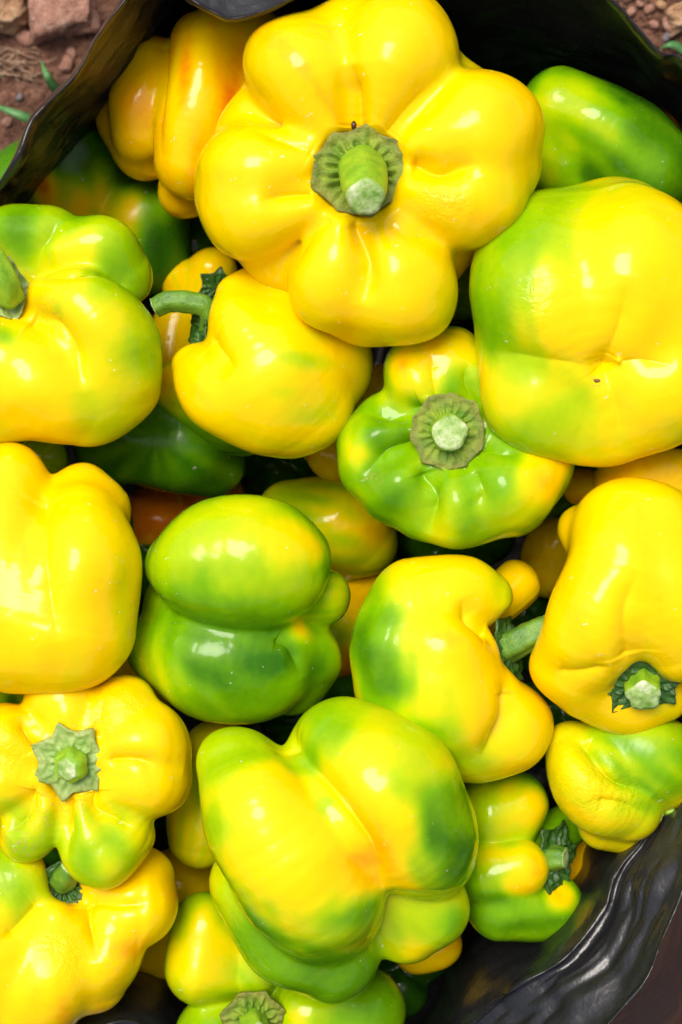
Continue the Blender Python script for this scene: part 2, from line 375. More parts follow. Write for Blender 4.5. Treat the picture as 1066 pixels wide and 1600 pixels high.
def build_bag():
    sub = 18
    rim = catmull([W(*b[0]) for b in BAG], sub, True); inn = catmull([W(*b[1]) for b in BAG], sub, True); out = catmull([W(*b[2]) for b in BAG], sub, True)
    n = len(rim); cen = np.array([0, 0, 0.])
    low = inn * .97; low[:, 2] = -470; flo = inn * .82; flo[:, 2] = -560; mid = inn * .4; mid[:, 2] = -570
    hf = catmull([[1.02 if i in TUCK else 1.28] for i in range(len(BAG))], sub, True); hem = out * hf; hem[:, 2] = G_Z + 6
    rows = []
    ctrl = [hem, out * 1.0, (rim * .45 + out * .55), rim * 1.006 + (0, 0, -16), rim, rim * .994 + (0, 0, -14), rim * .6 + inn * .4, rim * .25 + inn * .75, inn, low, flo, mid, np.tile([[0, 0, -572.0]], (n, 1)) + inn * .02]
    ctrl[2][:, 2] = rim[:, 2] * .6 + out[:, 2] * .4
    cnt = [8, 8, 10, 3, 3, 10, 16, 14, 10, 6, 4, 3]
    K = np.stack(ctrl)                      # rows x n x 3
    for i in range(len(ctrl) - 1):
        a = K[max(i - 1, 0)]; b = K[i]; c = K[i + 1]; d = K[min(i + 2, len(ctrl) - 1)]
        for j in range(cnt[i]):
            t = j / cnt[i]
            if i in (3, 4): rows.append(b * (1 - t) + c * t); continue
            h = 0.5 * ((2 * b) + (c - a) * t + (2 * a - 5 * b + 4 * c - d) * t * t + (-a + 3 * b - 3 * c + d) * t ** 3)
            rows.append(h)
    rows.append(K[-1]); G = np.stack(rows); nr = len(G)
    du = np.roll(G, -1, 1) - np.roll(G, 1, 1); dv = np.gradient(G, axis=0)
    N = np.cross(du, dv); N /= np.linalg.norm(N, axis=2)[..., None] + 1e-9
    rimrow = sum(cnt[:4])
    arc = np.concatenate([[0], np.cumsum(np.linalg.norm(np.diff(rim, axis=0), axis=1))])
    for j in range(nr):
        away = abs(j - rimrow); env = min(1.0, .25 + away / 14)
        for i in range(n):
            p = G[j, i] * .006
            v = Vector(p)
            s = arc[i] * .01
            a1 = noise.noise(Vector((p[0] * .9, p[1] * .9, p[2] * 1.3)))
            r1 = 1 - abs(noise.noise(Vector((p[0] * 1.2 + 4, p[1] * 1.2, p[2] * 2.2 + j * .02)))) * 2.4
            r2 = 1 - abs(noise.noise(Vector((p[0] * 2.7, p[1] * 2.7 + 9, p[2] * 4)))) * 2.4
            fold = 1 - abs(noise.noise(Vector((s * .42 + j * .03, j * .12, 3.3)))) * 2.6
            fold2 = 1 - abs(noise.noise(Vector((s * 1.1 - j * .08, j * .42, 8.3)))) * 2.6
            G[j, i] += N[j, i] * env * (a1 * 12 + max(r1, -.5) * 5 + max(r2, -.4) * 2.0 + (max(fold, -.3) * 6 + max(fold2, -.3) * 1.2) * min(1, away / 8))
            if away < 12:
                wv = (1 - away / 12)
                G[j, i] += np.array([0, 0, 7.0]) * wv * noise.noise(Vector((s * 1.4, 2.2, .3)))
    V = (G * SC).reshape(-1, 3)
    F = [(j * n + i, j * n + (i + 1) % n, (j + 1) * n + (i + 1) % n, (j + 1) * n + i) for j in range(nr - 1) for i in range(n)]
    F.append(tuple((nr - 1) * n + i for i in range(n)))
    o = mesh_obj('plastic_bag', V, F, M_BAG, origin=(0, 0, G_Z * SC))
    md = o.modifiers.new('film', 'SOLIDIFY'); md.thickness = 0.0004; md.offset = 0
    tag(o, 'crumpled black plastic bag holding the whole heap of peppers, mouth rolled open', 'plastic bag')
build_bag()

# ------------------------------------------------------------------ peppers
def field_fn(lobes, k):
    segs = []
    for L in lobes:
        C = np.array([np.append(W(x, y, z), r * WR(z)) for x, y, z, r in L])
        if len(C) > 1: C = catmull(C, 9 if len(C) < 4 else 7)
        segs.append(C)
    def f(P):
        out = []
        for C in segs:
            best = np.full(len(P), 1e9)
            if len(C) == 1: best = np.linalg.norm(P - C[0, :3], axis=1) - C[0, 3]
            for a, b in zip(C[:-1], C[1:]):
                ab = b[:3] - a[:3]; L2 = ab.dot(ab) + 1e-9
                t = np.clip(((P - a[:3]) @ ab) / L2, 0, 1)
                d = np.linalg.norm(P - a[:3] - t[:, None] * ab, axis=1) - (a[3] + (b[3] - a[3]) * t)
                best = np.minimum(best, d)
            out.append(best)
        O = np.stack(out); mn = O.min(0)
        return mn - k * (np.log(np.exp(-(O - mn) / k).sum(0)) - .28)
    return f, segs

def body(spec):
    lobes = [list(L) for L in spec['lobes']]
    tail = spec.get('tail')
    if tail:
        for L in lobes:
            x, y, z, r = L[-1]; tx, ty, tz, tr = tail
            L.append((x + (tx - x) * .15, y + (ty - y) * .15, z + (tz - z) * .5, r * .96)); L.append(tail)
    lobes += [[c] if not isinstance(c, list) else c for c in spec.get('core', [])]
    f, segs = field_fn(lobes, spec.get('k', 9.0))
    A = np.vstack(segs); w = A[:, 3] ** 2
    cen = (A[:, :3] * w[:, None]).sum(0) / w.sum()
    if 'center' in spec: cen = W(*spec['center'])
    R = (np.linalg.norm(A[:, :3] - cen, axis=1) + A[:, 3]).max() + 20
    ax = np.array(spec.get('axis', (0, 0, 1)), float) * (1, -1, 1); ax /= np.linalg.norm(ax)
    nu = int(np.clip(2 * math.pi * R / spec.get('res', 3.3), 72, 400)); nv = int(nu * .55)
    th = np.linspace(0, math.pi, nv + 1); ph = np.arange(nu) * 2 * math.pi / nu
    t1 = np.cross(ax, (0.31, .2, .92) if abs(ax[2]) < .9 else (1, 0, 0)); t1 /= np.linalg.norm(t1); t2 = np.cross(ax, t1)
    dirs = (np.cos(th)[:, None, None] * ax + np.sin(th)[:, None, None] * (np.cos(ph)[None, :, None] * t1 + np.sin(ph)[None, :, None] * t2))
    dd = dirs.reshape(-1, 3); r = np.full(len(dd), R)
    act = np.arange(len(dd))
    for it in range(40):
        v = f(cen + dd[act] * r[act, None]); r[act] = np.maximum(r[act] - v * .95, 4.0)
        act = act[(v > .12) & (r[act] > 4.1)]
        if not len(act): break
    r = r.reshape(nv + 1, nu)
    for it in range(spec.get('smooth', 2)):
        e = np.vstack([r[:1], r, r[-1:]])
        r = .5 * r + .125 * (e[:-2] + e[2:] + np.roll(r, 1, 1) + np.roll(r, -1, 1))
    r[0] = r[0].mean(); r[-1] = r[-1].mean()
    P = cen + dirs * r[..., None]
    # gentle unevenness
    sd_ = np.random.default_rng(abs(hash(spec['label'][:20])) % 1 + int(sum(map(ord, spec['label']))))
    off = np.zeros(r.shape)
    for wl, am in ((210, 2.8), (120, 1.7), (70, .55)):
        for _ in range(4):
            kv = sd_.normal(size=3); kv *= 2 * math.pi / wl / np.linalg.norm(kv)
            off += am * .6 * np.sin(P @ kv + sd_.uniform(0, 6.3))
    P = P + dirs * off[..., None]
    # pits and creases pressed into the flesh
    def front(px, py):
        q = (D - P[..., 2]) / D; d2 = (P[..., 0] / q + CX - px) ** 2 + (-P[..., 1] / q + CY - py) ** 2
        near = d2 < max(9 ** 2, d2.min() * 1.5); zz = np.where(near, P[..., 2], -1e9); return P.reshape(-1, 3)[zz.argmax()]
    push = np.zeros(r.shape)
    for (px, py, dep, wid) in spec.get('pit', []):
        d = np.linalg.norm(P - front(px, py), axis=2); push += dep * np.exp(-(d / wid) ** 2)
    for (pts, dep, wid) in spec.get('crease', []):
        A3 = catmull([front(*p) for p in pts], 8); n_ = len(A3); best = np.full(r.shape, 1e9); amp = np.zeros(r.shape)
        for i_ in range(n_ - 1):
            ab = A3[i_ + 1] - A3[i_]; t_ = np.clip(((P - A3[i_]) @ ab) / (ab @ ab + 1e-9), 0, 1)
            d = np.linalg.norm(P - A3[i_] - t_[..., None] * ab, axis=2); u_ = (i_ + t_) / (n_ - 1)
            hit = d < best; best = np.where(hit, d, best); amp = np.where(hit, np.minimum(1, np.minimum(u_ / .06 + .6, (1 - u_) / .35)), amp)
        push += 1.3 * dep * amp * (.65 * np.exp(-best / (wid * .85)) + .35 * np.exp(-(best / (wid * 2.2)) ** 2))
    du_ = np.roll(P, -1, 1) - np.roll(P, 1, 1); dv_ = np.gradient(P, axis=0)
    N_ = np.cross(dv_, du_); N_ /= np.linalg.norm(N_, axis=2)[..., None] + 1e-9
    N_ *= np.sign((N_ * dirs).sum(2))[..., None]
    P = P - (N_ * .6 + dirs * .4) * push[..., None]
    P[0] = P[0].mean(0); P[-1] = P[-1].mean(0)
    e_ = np.linalg.norm(P - np.roll(P, 1, 1), axis=2); g_ = np.zeros(r.shape); g_[1:] = np.linalg.norm(np.diff(P, axis=0), axis=2)
    s_ = np.maximum(e_, np.roll(e_, -1, 1)); s_ = np.maximum(s_, g_); s_[:-1] = np.maximum(s_[:-1], g_[1:])
    wv_ = np.clip((s_ / np.median(g_[1:]) - 1.9) / 1.5, 0, 1); wv_[0] = wv_[-1] = 0
    for _ in range(3): wv_ = np.maximum(wv_, .25 * (np.roll(wv_, 1, 1) + np.roll(wv_, -1, 1) + np.vstack([wv_[1:], wv_[-1:]]) + np.vstack([wv_[:1], wv_[:-1]])))
    wv_[0] = wv_[-1] = 0
    for _ in range(10):
        av = .25 * (np.roll(P, 1, 1) + np.roll(P, -1, 1) + np.concatenate([P[1:], P[-1:]]) + np.concatenate([P[:1], P[:-1]]))
        P = P + (av - P) * (.7 * wv_)[..., None]
    V = np.vstack([P[0, :1], P[1:-1].reshape(-1, 3), P[-1, :1]])
    F = []
    for k in range(nu): F.append((0, 1 + k, 1 + (k + 1) % nu))
    for j in range(nv - 2):
        a = 1 + j * nu; b = a + nu
        F += [(a + k, b + k, b + (k + 1) % nu, a + (k + 1) % nu) for k in range(nu)]
    a = 1 + (nv - 2) * nu; z = len(V) - 1
    F += [(a + k, z, a + (k + 1) % nu) for k in range(nu)]
    q = (D - V[:, 2]) / D; IX = V[:, 0] / q + CX; IY = -V[:, 1] / q + CY
    def anchor(px, py):
        d2 = (IX - px) ** 2 + (IY - py) ** 2; near = d2 < max(14 ** 2, d2.min() * 1.5)
        idx = np.where(near)[0]; return V[idx[np.argmax(V[idx, 2])]]
    ripe = np.full(len(V), spec.get('ripe', .8)); scar = np.zeros(len(V)); puck = np.zeros(len(V))
    def wgt(px, py, rad):
        d = np.linalg.norm(V - anchor(px, py), axis=1) / rad
        d = d * (1 + .22 * np.sin(V[:, 0] * .043 + px) * np.sin(V[:, 1] * .037 + py) + .1 * np.sin(V[:, 0] * .11 + V[:, 2] * .09 + py))
        q_ = np.clip((d - .1) / 1.45, 0, 1); return 1 - q_ * q_ * (3 - 2 * q_)
    for (px, py, rad, val) in spec.get('paint', []):
        ww = wgt(px, py, rad); ripe = ripe * (1 - ww) + val * ww
    for (px, py, rad, val) in spec.get('scar', []): scar = np.maximum(scar, wgt(px, py, rad) * val)
    for (px, py, rad, val) in spec.get('pucker', []): puck = np.maximum(puck, wgt(px, py, rad) * val)
    pole = np.vstack([[[0, 0]], np.stack(np.meshgrid(th[1:-1], ph, indexing='ij'), -1).reshape(-1, 2), [[math.pi, 0]]])
    st_ = np.zeros(len(V))
    for _ in range(9):
        kk = sd_.integers(4, 17); st_ += np.sin(kk * pole[:, 1] + sd_.uniform(0, 6.3) + 1.1 * np.sin(pole[:, 0] * sd_.uniform(1, 3) + sd_.uniform(0, 6))) * np.sin(pole[:, 0] * sd_.uniform(.6, 2.5) + sd_.uniform(0, 6))
    ripe = ripe + .026 * st_ * np.sin(pole[:, 0])
    return V * SC, F, dict(ripe=ripe, scar=scar, pucker=puck), anchor

def calyx(parent, c, axis, R, n=6, amp=.12, cup=.1, rib=.07, m=None, squash=(1, 1), rot=0.0, seed=1, label=None, curl=0.0, pit=.0):
    """wrinkled green collar: polar sheet with thickness"""
    C = W(*c); R = R * WR(c[2]); ax = np.array(axis, float) * (1, -1, 1); ax /= np.linalg.norm(ax)
    t1 = np.array([1.0, 0, 0]) - ax * ax[0]; t1 /= np.linalg.norm(t1); t2 = np.cross(ax, t1)
    nt_, nr_ = 96, 16; V = [C]; rim = [0.0]
    for j in range(1, nr_ + 1):
        u = j / nr_
        for i in range(nt_):
            a = 2 * math.pi * i / nt_
            nz = noise.noise(Vector((math.cos(a) * 2.2 + seed * 5, math.sin(a) * 2.2, u * 1.2 + seed)))
            nz2 = noise.noise(Vector((math.cos(a) * u * 6 + seed, math.sin(a) * u * 6, seed * 2.0)))
            pt = abs(math.cos(n * .5 * (a + rot))); star = 1 + amp * ((1 - pt) ** 1.3 * 1.6 - .45) + .10 * nz * u
            rr = R * u * (1 + (star - 1) * u)
            h = R * (cup * u * u + rib * math.sin(math.pi * min(1, u * 1.15)) * math.cos(2 * n * (a + rot) + 2.2 * nz) * (.7 + nz2) + .13 * nz2 * u + curl * max(0, u - .8) * 4 * (0.6 + nz))
            V.append(C + t1 * rr * math.cos(a) * squash[0] + t2 * rr * math.sin(a) * squash[1] + ax * h); rim.append(max(0, (u - .45) / .55) ** 1.5)
    nt0 = len(V); V = np.array(V)
    lo = V - ax * R * .10; V = np.vstack([V, lo]); rim = rim + rim
    F = []
    for k in range(nt_): F.append((0, 1 + k, 1 + (k + 1) % nt_)); F.append((nt0, nt0 + 1 + (k + 1) % nt_, nt0 + 1 + k))
    for j in range(nr_ - 1):
        a = 1 + j * nt_; b = a + nt_
        for k in range(nt_):
            k2 = (k + 1) % nt_; F.append((a + k, b + k, b + k2, a + k2)); F.append((nt0 + a + k, nt0 + a + k2, nt0 + b + k2, nt0 + b + k))
    a = 1 + (nr_ - 1) * nt_
    for k in range(nt_):
        k2 = (k + 1) % nt_; F.append((a + k, nt0 + a + k, nt0 + a + k2, a + k2))
    o = mesh_obj('calyx', V * SC, F, m or M_CALY, parent, attrs=dict(rim=rim))
    if label: o['label'] = label
    return o
def stalk(parent, pts, radii, m=None, ridge=.06, nr=5, end=True, phase=0.0, dome=.12):
    P = np.array([np.append(W(*p), r * WR(p[2])) for p, r in zip(pts, radii)])
    C = catmull(P, 6); ns = 40
    v, f = tube(C[:, :3], C[:, 3], ns, ridge, nr, phase, caps=True)
    # small lumps
    for i in range(len(v)):
        p = Vector(v[i] * .05); v[i] += (noise.noise(p) * 1.8 + noise.noise(p * 3) * .7) * (v[i] - C[i // ns, :3]) / (C[i // ns, 3] + 1e-6)
    o = mesh_obj('stem', v * SC, f, m or M_STEM, parent, attrs=dict(rim=np.zeros(len(v))))
    if end:
        last = v[-ns:]; c = C[-1, :3]; T = C[-1, :3] - C[-2, :3]; T /= np.linalg.norm(T); R = C[-1, 3]
        V = [c + T * R * dome]; F = []
        for j in range(1, 6):
            u = j / 5
            for k in range(ns):
                V.append(c + (last[k] - c) * u * 1.015 + T * R * (dome * (1 - u * u) + .02 + .06 * noise.noise(Vector((last[k] * u) * .12))))
        for k in range(ns): F.append((0, 1 + k, 1 + (k + 1) % ns))
        for j in range(4):
            a = 1 + j * ns; b = a + ns
            F += [(a + k, b + k, b + (k + 1) % ns, a + (k + 1) % ns) for k in range(ns)]
        V += [p - T * R * .12 for p in V[-ns:]]; a = 1 + 4 * ns; b = a + ns
        F += [(a + k, b + k, b + (k + 1) % ns, a + (k + 1) % ns) for k in range(ns)]
        mesh_obj('cut_end', np.array(V) * SC, F, M_CUT, o)
    return o

GROUP = 'ripening bell peppers heaped in the bag'
def pepper(label, lobes, stem=None, skin=None, **kw):
    dz = kw.pop('dz', None)
    if dz is None:
        top = max(p[2] for L in lobes for p in L); dz = -90 if top <= -195 else (-60 if top <= -130 else 0)
    if dz:
        sh = lambda p: (p[0], p[1], p[2] + dz, p[3])
        lobes = [[sh(p) for p in L] for L in lobes]; kw['core'] = [sh(c) for c in kw.get('core', [])]
    spec = dict(label=label, lobes=lobes, **kw)
    V, F, at, anchor = body(spec)
    base = [float(V[:, 0].mean()), float(V[:, 1].mean()), float(V[:, 2].min())]
    m = skin or M_PEP
    if stem is None:
        o = mesh_obj('bell_pepper', V, F, m, origin=base, attrs=at)
        return tag(o, label, 'bell pepper', GROUP), anchor
    r = empty('bell_pepper', base); r['_w'] = base
    tag(r, label, 'bell pepper', GROUP)
    mesh_obj('flesh', V, F, m, r, attrs=at)
    stem(r)
    return r, anchor

# big yellow one, stalk up
def st(r):
    calyx(r, (562, 268, 122), (.0, .05, 1), 68, 9, .05, .02, .17, M_CALYB, (1.1, .98), .3, 3, curl=.12)
    stalk(r, [(566, 262, 110), (567, 274, 150), (570, 292, 190), (571, 308, 222)], [36, 38, 36, 29], M_STEML, .04, 5)
    v, f = lump(ICO2, 5, W(553, 196, 118) * SC, np.array([4, 7, 4]) * SC, .2); mesh_obj('dark_droplet', v, f, M_WHITE, r)
pepper('large golden yellow bell pepper on top of the heap with its thick stalk pointing up',
  [[(515, 190, 112, 40), (470, 110, 95, 80), (468, 105, 30, 84)], [(588, 185, 116, 45), (622, 88, 98, 90), (618, 82, 30, 94)],
   [(655, 235, 120, 40), (752, 200, 98, 88), (748, 205, 30, 92)], [(645, 300, 116, 40), (730, 312, 92, 78), (728, 305, 20, 84)],
   [(535, 360, 112, 38), (522, 440, 80, 72), (525, 435, 20, 74)], [(602, 360, 112, 38), (628, 446, 84, 86), (622, 440, 20, 90)],
   [(475, 248, 112, 36), (392, 266, 80, 72), (395, 270, 10, 78)], [(478, 318, 108, 36), (392, 336, 70, 72), (398, 330, 10, 76)]],
  st, tail=(570, 270, -190, 120), core=[(565, 260, -50, 150), (565, 265, 20, 60), (545, 62, 45, 70), (785, 255, 40, 62), (572, 478, 30, 70), (350, 300, 15, 40), (700, 150, -10, 60), (690, 380, -10, 60), (440, 400, -10, 60), (400, 200, -10, 60)], axis=(.05, .1, 1), center=(567, 262, -20), ripe=.81,
  paint=[(560, 190, 60, .85), (480, 240, 50, .86)], pucker=[(680, 320, 42, 1.0)], scar=[(568, 400, 12, .25)],
  k=14, pit=[(562, 268, 46, 62)], crease=[([(548, 200), (545, 150), (543, 100)], 24, 11), ([(610, 215), (655, 165), (712, 102)], 8, 14), ([(640, 262), (690, 262), (745, 262)], 26, 9), ([(612, 340), (650, 365), (712, 390)], 8, 12), ([(566, 345), (567, 420), (568, 485)], 24, 9), ([(505, 340), (470, 375), (447, 425)], 8, 12), ([(490, 296), (450, 303), (415, 310)], 16, 8), ([(495, 232), (440, 207), (386, 190)], 10, 12)])
# orange one in the shade of the rim
pepper('deep orange yellow ribbed bell pepper lying in the shade under the folded bag rim',
  [[(330, 85, -120, 72), (318, 170, -105, 76), (304, 250, -115, 64)], [(395, 90, -140, 80), (395, 190, -150, 90), (370, 260, -160, 70)],
   [(238, 108, -160, 52), (223, 160, -150, 54), (222, 204, -160, 49)], [(212, 190, -215, 60), (226, 226, -215, 57)], [(292, 300, -200, 46)]],
  dz=-40, core=[(320, 170, -220, 90)], axis=(.1, -1, .1), ripe=.895, paint=[(205, 250, 50, .84)],
  k=8, crease=[([(252, 60), (243, 150), (246, 250)], 10, 9)])
pepper('dark green and brown bell pepper deep in shade below the orange one',
  [[(110, 255, -265, 86), (95, 330, -300, 86)], [(225, 345, -285, 72), (225, 395, -300, 70)], [(50, 300, -320, 80)]],
  core=[(150, 330, -380, 110)], axis=(-.3, -1, .2), k=6, ripe=.2, paint=[(130, 320, 70, .78), (190, 330, 60, .78), (110, 235, 70, .14), (270, 390, 60, .12), (60, 300, 40, .9)], skin=M_PEPD)
pepper('dark green bell pepper sunk in the black gap beside the orange one', [[(305, 380, -390, 62)], [(270, 430, -400, 60)], [(345, 350, -400, 55)]], core=[(300, 400, -450, 70)], ripe=.08)
# left, stalk at the edge
def st(r):
    calyx(r, (6, 452, 54), (.3, .1, 1), 46, 5, .16, .12, .08, M_CALY, (.8, 1), .5, 7, curl=.15)
    stalk(r, [(14, 464, 58), (8, 438, 90), (-8, 404, 106), (-45, 372, 112)], [23, 19, 18, 19], M_STEML, .07, 5)
pepper('yellow bell pepper with green shoulders and a bright green stalk at the picture edge',
  [[(95, 390, -15, 42), (160, 388, -22, 56), (185, 425, -45, 60)], [(25, 372, -35, 55), (75, 372, -40, 54)], [(80, 460, 38, 40), (135, 480, 40, 66), (172, 540, 15, 84), (170, 590, -20, 80)],
   [(50, 540, 22, 50), (65, 600, 10, 88), (130, 620, -20, 82)], [(-20, 560, 10, 80), (0, 620, 0, 80)], [(-50, 400, -10, 70), (-70, 470, 0, 70)]],
  st, core=[(60, 500, -90, 110), (80, 540, -170, 110)], axis=(-.5, -.1, 1), center=(70, 520, -60), ripe=.79,
  paint=[(215, 440, 100, .42), (250, 570, 105, .5), (30, 340, 75, .36), (105, 330, 60, .45), (170, 690, 50, .66), (110, 390, 40, .74), (200, 350, 75, .42), (10, 510, 22, .45)], scar=[(75, 500, 30, .5)],
  k=10, crease=[([(45, 415), (110, 415), (190, 430), (235, 465)], 14, 9), ([(45, 490), (85, 515), (115, 560), (135, 610)], 16, 14), ([(50, 402), (65, 365), (95, 335)], 14, 9)])
# yellow, hooked stalk
def st(r):
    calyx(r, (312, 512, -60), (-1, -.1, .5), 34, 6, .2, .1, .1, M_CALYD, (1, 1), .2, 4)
    stalk(r, [(325, 518, -62), (328, 495, -45), (318, 478, -36), (290, 471, -34), (262, 472, -36), (243, 481, -40)], [15, 16, 17, 17, 17, 16], M_STEM, .05, 5)
pepper('plump clear yellow bell pepper with a hooked green stalk beside it',
  [[(370, 462, -15, 34), (390, 520, 0, 64), (430, 590, -10, 92), (470, 634, -40, 78)], [(308, 574, -40, 38), (345, 610, -25, 66), (420, 638, -35, 76)],
   [(396, 446, -45, 36), (470, 500, -60, 74), (500, 560, -60, 74)], [(530, 575, -90, 60)]],
  st, core=[(430, 570, -110, 100), (440, 560, -15, 86)], axis=(-1, -.1, .2), ripe=.78, paint=[(480, 560, 60, .66), (520, 640, 40, .7), (330, 490, 30, .82), (560, 590, 40, .86), (290, 590, 40, .83)],
  k=16, crease=[([(322, 528), (338, 555), (360, 580)], 8, 14)])
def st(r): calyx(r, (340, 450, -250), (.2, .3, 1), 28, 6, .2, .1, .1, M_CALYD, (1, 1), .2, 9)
pepper('small dull ochre bell pepper in shadow behind the hooked stalk',
  [[(332, 420, -225, 38), (325, 470, -240, 40)], [(285, 440, -250, 34)], [(275, 505, -235, 40), (268, 560, -230, 45)]], st, core=[(310, 490, -280, 60), (330, 450, -260, 46)], ripe=.8, k=10, dz=-130)
pepper('yellow and green bell pepper wedged beneath the plump yellow one', [[(296, 610, -135, 56), (345, 655, -150, 58), (380, 675, -160, 42)]],
  core=[(340, 620, -200, 70)], axis=(-1, -.5, 0), ripe=.3, paint=[(250, 590, 50, .82), (275, 640, 30, .6)])
pepper('dark glossy green bell pepper lying under the plump yellow one', [[(225, 680, -235, 82), (285, 688, -235, 88)], [(180, 690, -245, 66)], [(330, 720, -260, 55)]],
  core=[(250, 680, -300, 90)], dz=-20, ripe=.24, k=8, skin=M_PEPD)
pepper('reddish orange bell pepper showing as a sliver in the dark hollow', [[(335, 790, -335, 58)], [(250, 815, -345, 60)]], core=[(290, 800, -400, 70)], dz=-170, ripe=1.0)
# big right, blossom end up
def st(r):
    pass
J, anc = pepper('huge glossy yellow bell pepper with green blotches and its blossom end facing up',
  [[(905, 574, 95, 36), (850, 466, 70, 108), (850, 410, 10, 110)], [(950, 550, 105, 40), (983, 440, 60, 127), (960, 400, -20, 125)], [(905, 600, 80, 30), (832, 626, 46, 80), (890, 645, 38, 78), (940, 655, 24, 74)],
   [(962, 616, 90, 32), (1030, 604, 64, 92), (1010, 625, 40, 92)], [(1040, 480, 60, 100), (1070, 470, 20, 100)]],
  axis=(.1, .4, 1), core=[(915, 500, -70, 165), (940, 560, 10, 105), (845, 550, 12, 98), (1010, 545, 22, 104)], ripe=.78, center=(920, 510, -40), tail=(900, 480, -200, 120),
  paint=[(790, 350, 105, .4), (870, 290, 105, .46), (750, 500, 80, .36), (840, 690, 95, .48), (780, 620, 40, .68), (760, 430, 40, .5), (1050, 400, 40, .7), (900, 690, 40, .6), (980, 430, 40, .85), (1000, 300, 60, .72), (800, 580, 34, .58), (1040, 700, 40, .7), (880, 660, 60, .58)],
  pucker=[(830, 480, 45, .5)], scar=[(941, 584, 10, 1.6)],
  k=16, pit=[(941, 584, 12, 22)], crease=[([(937, 587), (880, 575), (810, 562), (752, 550)], 5, 12), ([(937, 587), (960, 520), (975, 430)], 9, 12), ([(937, 587), (1000, 572), (1064, 566)], 8, 12), ([(937, 587), (958, 650), (972, 722)], 8, 14)])
a = anc(941, 584); v, f = lump(ICO2, 3, np.array(a) * SC + np.array([0, 0, .0001]), np.array([5, 3, 2]) * SC, .5); mesh_obj('blossom_scar', v, f, M_SCAR, J)
pepper('green and yellow oblong bell pepper against the dark inner bag wall', [[(878, 170, -120, 64), (940, 205, -118, 80), (1010, 268, -130, 78)], [(875, 245, -150, 70), (950, 300, -170, 80)]],
  core=[(940, 250, -230, 90)], axis=(-.8, -.5, 0), k=8, ripe=.22, paint=[(850, 170, 60, .6), (900, 190, 60, .46), (840, 260, 50, .54), (940, 200, 40, .44), (1030, 240, 60, .28), (900, 130, 40, .55)])
pepper('orange bell pepper just peeping out behind the oblong green one', [[(1048, 240, -250, 58)], [(1070, 280, -260, 60)]], core=[(1060, 260, -310, 60)], ripe=.9)
# stalk-up green/yellow in the middle
def st(r):
    calyx(r, (700, 675, 46), (-.02, .02, 1), 58, 10, .05, .03, .09, M_CALYB, (1, 1.03), .1, 11, curl=.05)
    stalk(r, [(701, 676, 44), (702, 676, 60), (703, 676, 74)], [30, 29, 27], M_STEML, .03, 5, dome=.1)
pepper('bright green and yellow bell pepper with a round cut stalk, mid heap',
  [[(672, 625, 20, 30), (650, 578, -20, 54)], [(705, 610, 10, 30), (702, 562, -30, 54)], [(640, 680, 18, 32), (588, 692, -15, 58)], [(655, 730, 22, 32), (622, 766, 0, 58)], [(700, 740, 26, 32), (708, 792, 5, 60)],
   [(745, 725, 26, 36), (795, 762, 8, 74)], [(760, 690, 20, 36), (828, 732, -10, 64)], [(755, 640, 12, 34), (790, 630, -20, 50)]],
  st, tail=(700, 690, -230, 90), core=[(705, 690, -80, 116), (730, 600, -20, 58), (660, 615, -12, 58), (598, 652, -30, 44), (580, 730, -16, 50), (660, 795, -10, 52), (745, 790, -8, 60), (840, 700, -20, 50)], axis=(0, 0, 1), center=(702, 685, -60), ripe=.42,
  paint=[(620, 570, 48, .82), (700, 525, 55, .84), (545, 690, 30, .74), (870, 740, 55, .88), (800, 830, 40, .6), (585, 660, 30, .25), (590, 770, 40, .28), (660, 590, 25, .6), (640, 680, 20, .3), (670, 830, 40, .55), (860, 680, 40, .84)], scar=[(570, 745, 16, .6), (600, 630, 12, .8)],
  k=8, pit=[(702, 676, 26, 62)], crease=[([(645, 640), (605, 635), (560, 640)], 18, 11), ([(645, 700), (600, 715), (562, 752)], 20, 11), ([(668, 738), (668, 790), (665, 842)], 20, 10), ([(735, 735), (748, 775), (742, 800)], 10, 10), ([(758, 690), (800, 700), (860, 690)], 8, 12), ([(690, 615), (680, 570), (676, 540)], 8, 12), ([(745, 620), (738, 590), (740, 560)], 10, 8)])
# left middle yellow
pepper('big smooth bright yellow bell pepper resting at the picture edge above the stubby stalk one',
  [[(15, 750, 0, 62), (5, 850, 20, 85), (-10, 950, 20, 100)], [(128, 768, -30, 48), (150, 800, -40, 58)], [(122, 815, 18, 62), (122, 885, 30, 100), (104, 968, 20, 114)], [(-90, 850, 0, 100), (-90, 950, 0, 100)], [(20, 980, 10, 104)]],
  core=[(40, 900, -90, 150)], axis=(0, -1, .2), ripe=.8, paint=[(50, 800, 50, .83), (150, 940, 40, .76)], res=4,
  k=12, crease=[([(72, 770), (66, 850), (72, 930), (95, 1010)], 12, 18)])
# central green
pepper('glossy lime green three lobed bell pepper lying on its side in the centre',
  [[(288, 880, -16, 64), (346, 878, 4, 102), (418, 882, -4, 100), (464, 864, -30, 58)], [(264, 1012, -80, 68), (330, 1022, -62, 100), (402, 1032, -66, 96), (448, 1012, -84, 58)],
   [(484, 1030, -84, 52), (455, 1066, -104, 54)], [(508, 932, -78, 46)], [(480, 985, -100, 35)]],
  core=[(350, 950, -110, 110), (274, 940, -84, 54), (440, 945, -90, 50)], axis=(1, -.1, -.3), ripe=.45, paint=[(380, 800, 80, .6), (470, 830, 55, .74), (505, 860, 25, .76), (300, 820, 50, .52), (245, 1060, 60, .6), (350, 1115, 45, .46), (480, 975, 24, .78), (540, 920, 30, .62), (330, 1000, 95, .26), (430, 1040, 70, .22), (510, 1060, 40, .22), (260, 870, 40, .5)],
  k=6, crease=[([(440, 995), (466, 1015), (478, 1065)], 10, 9)])
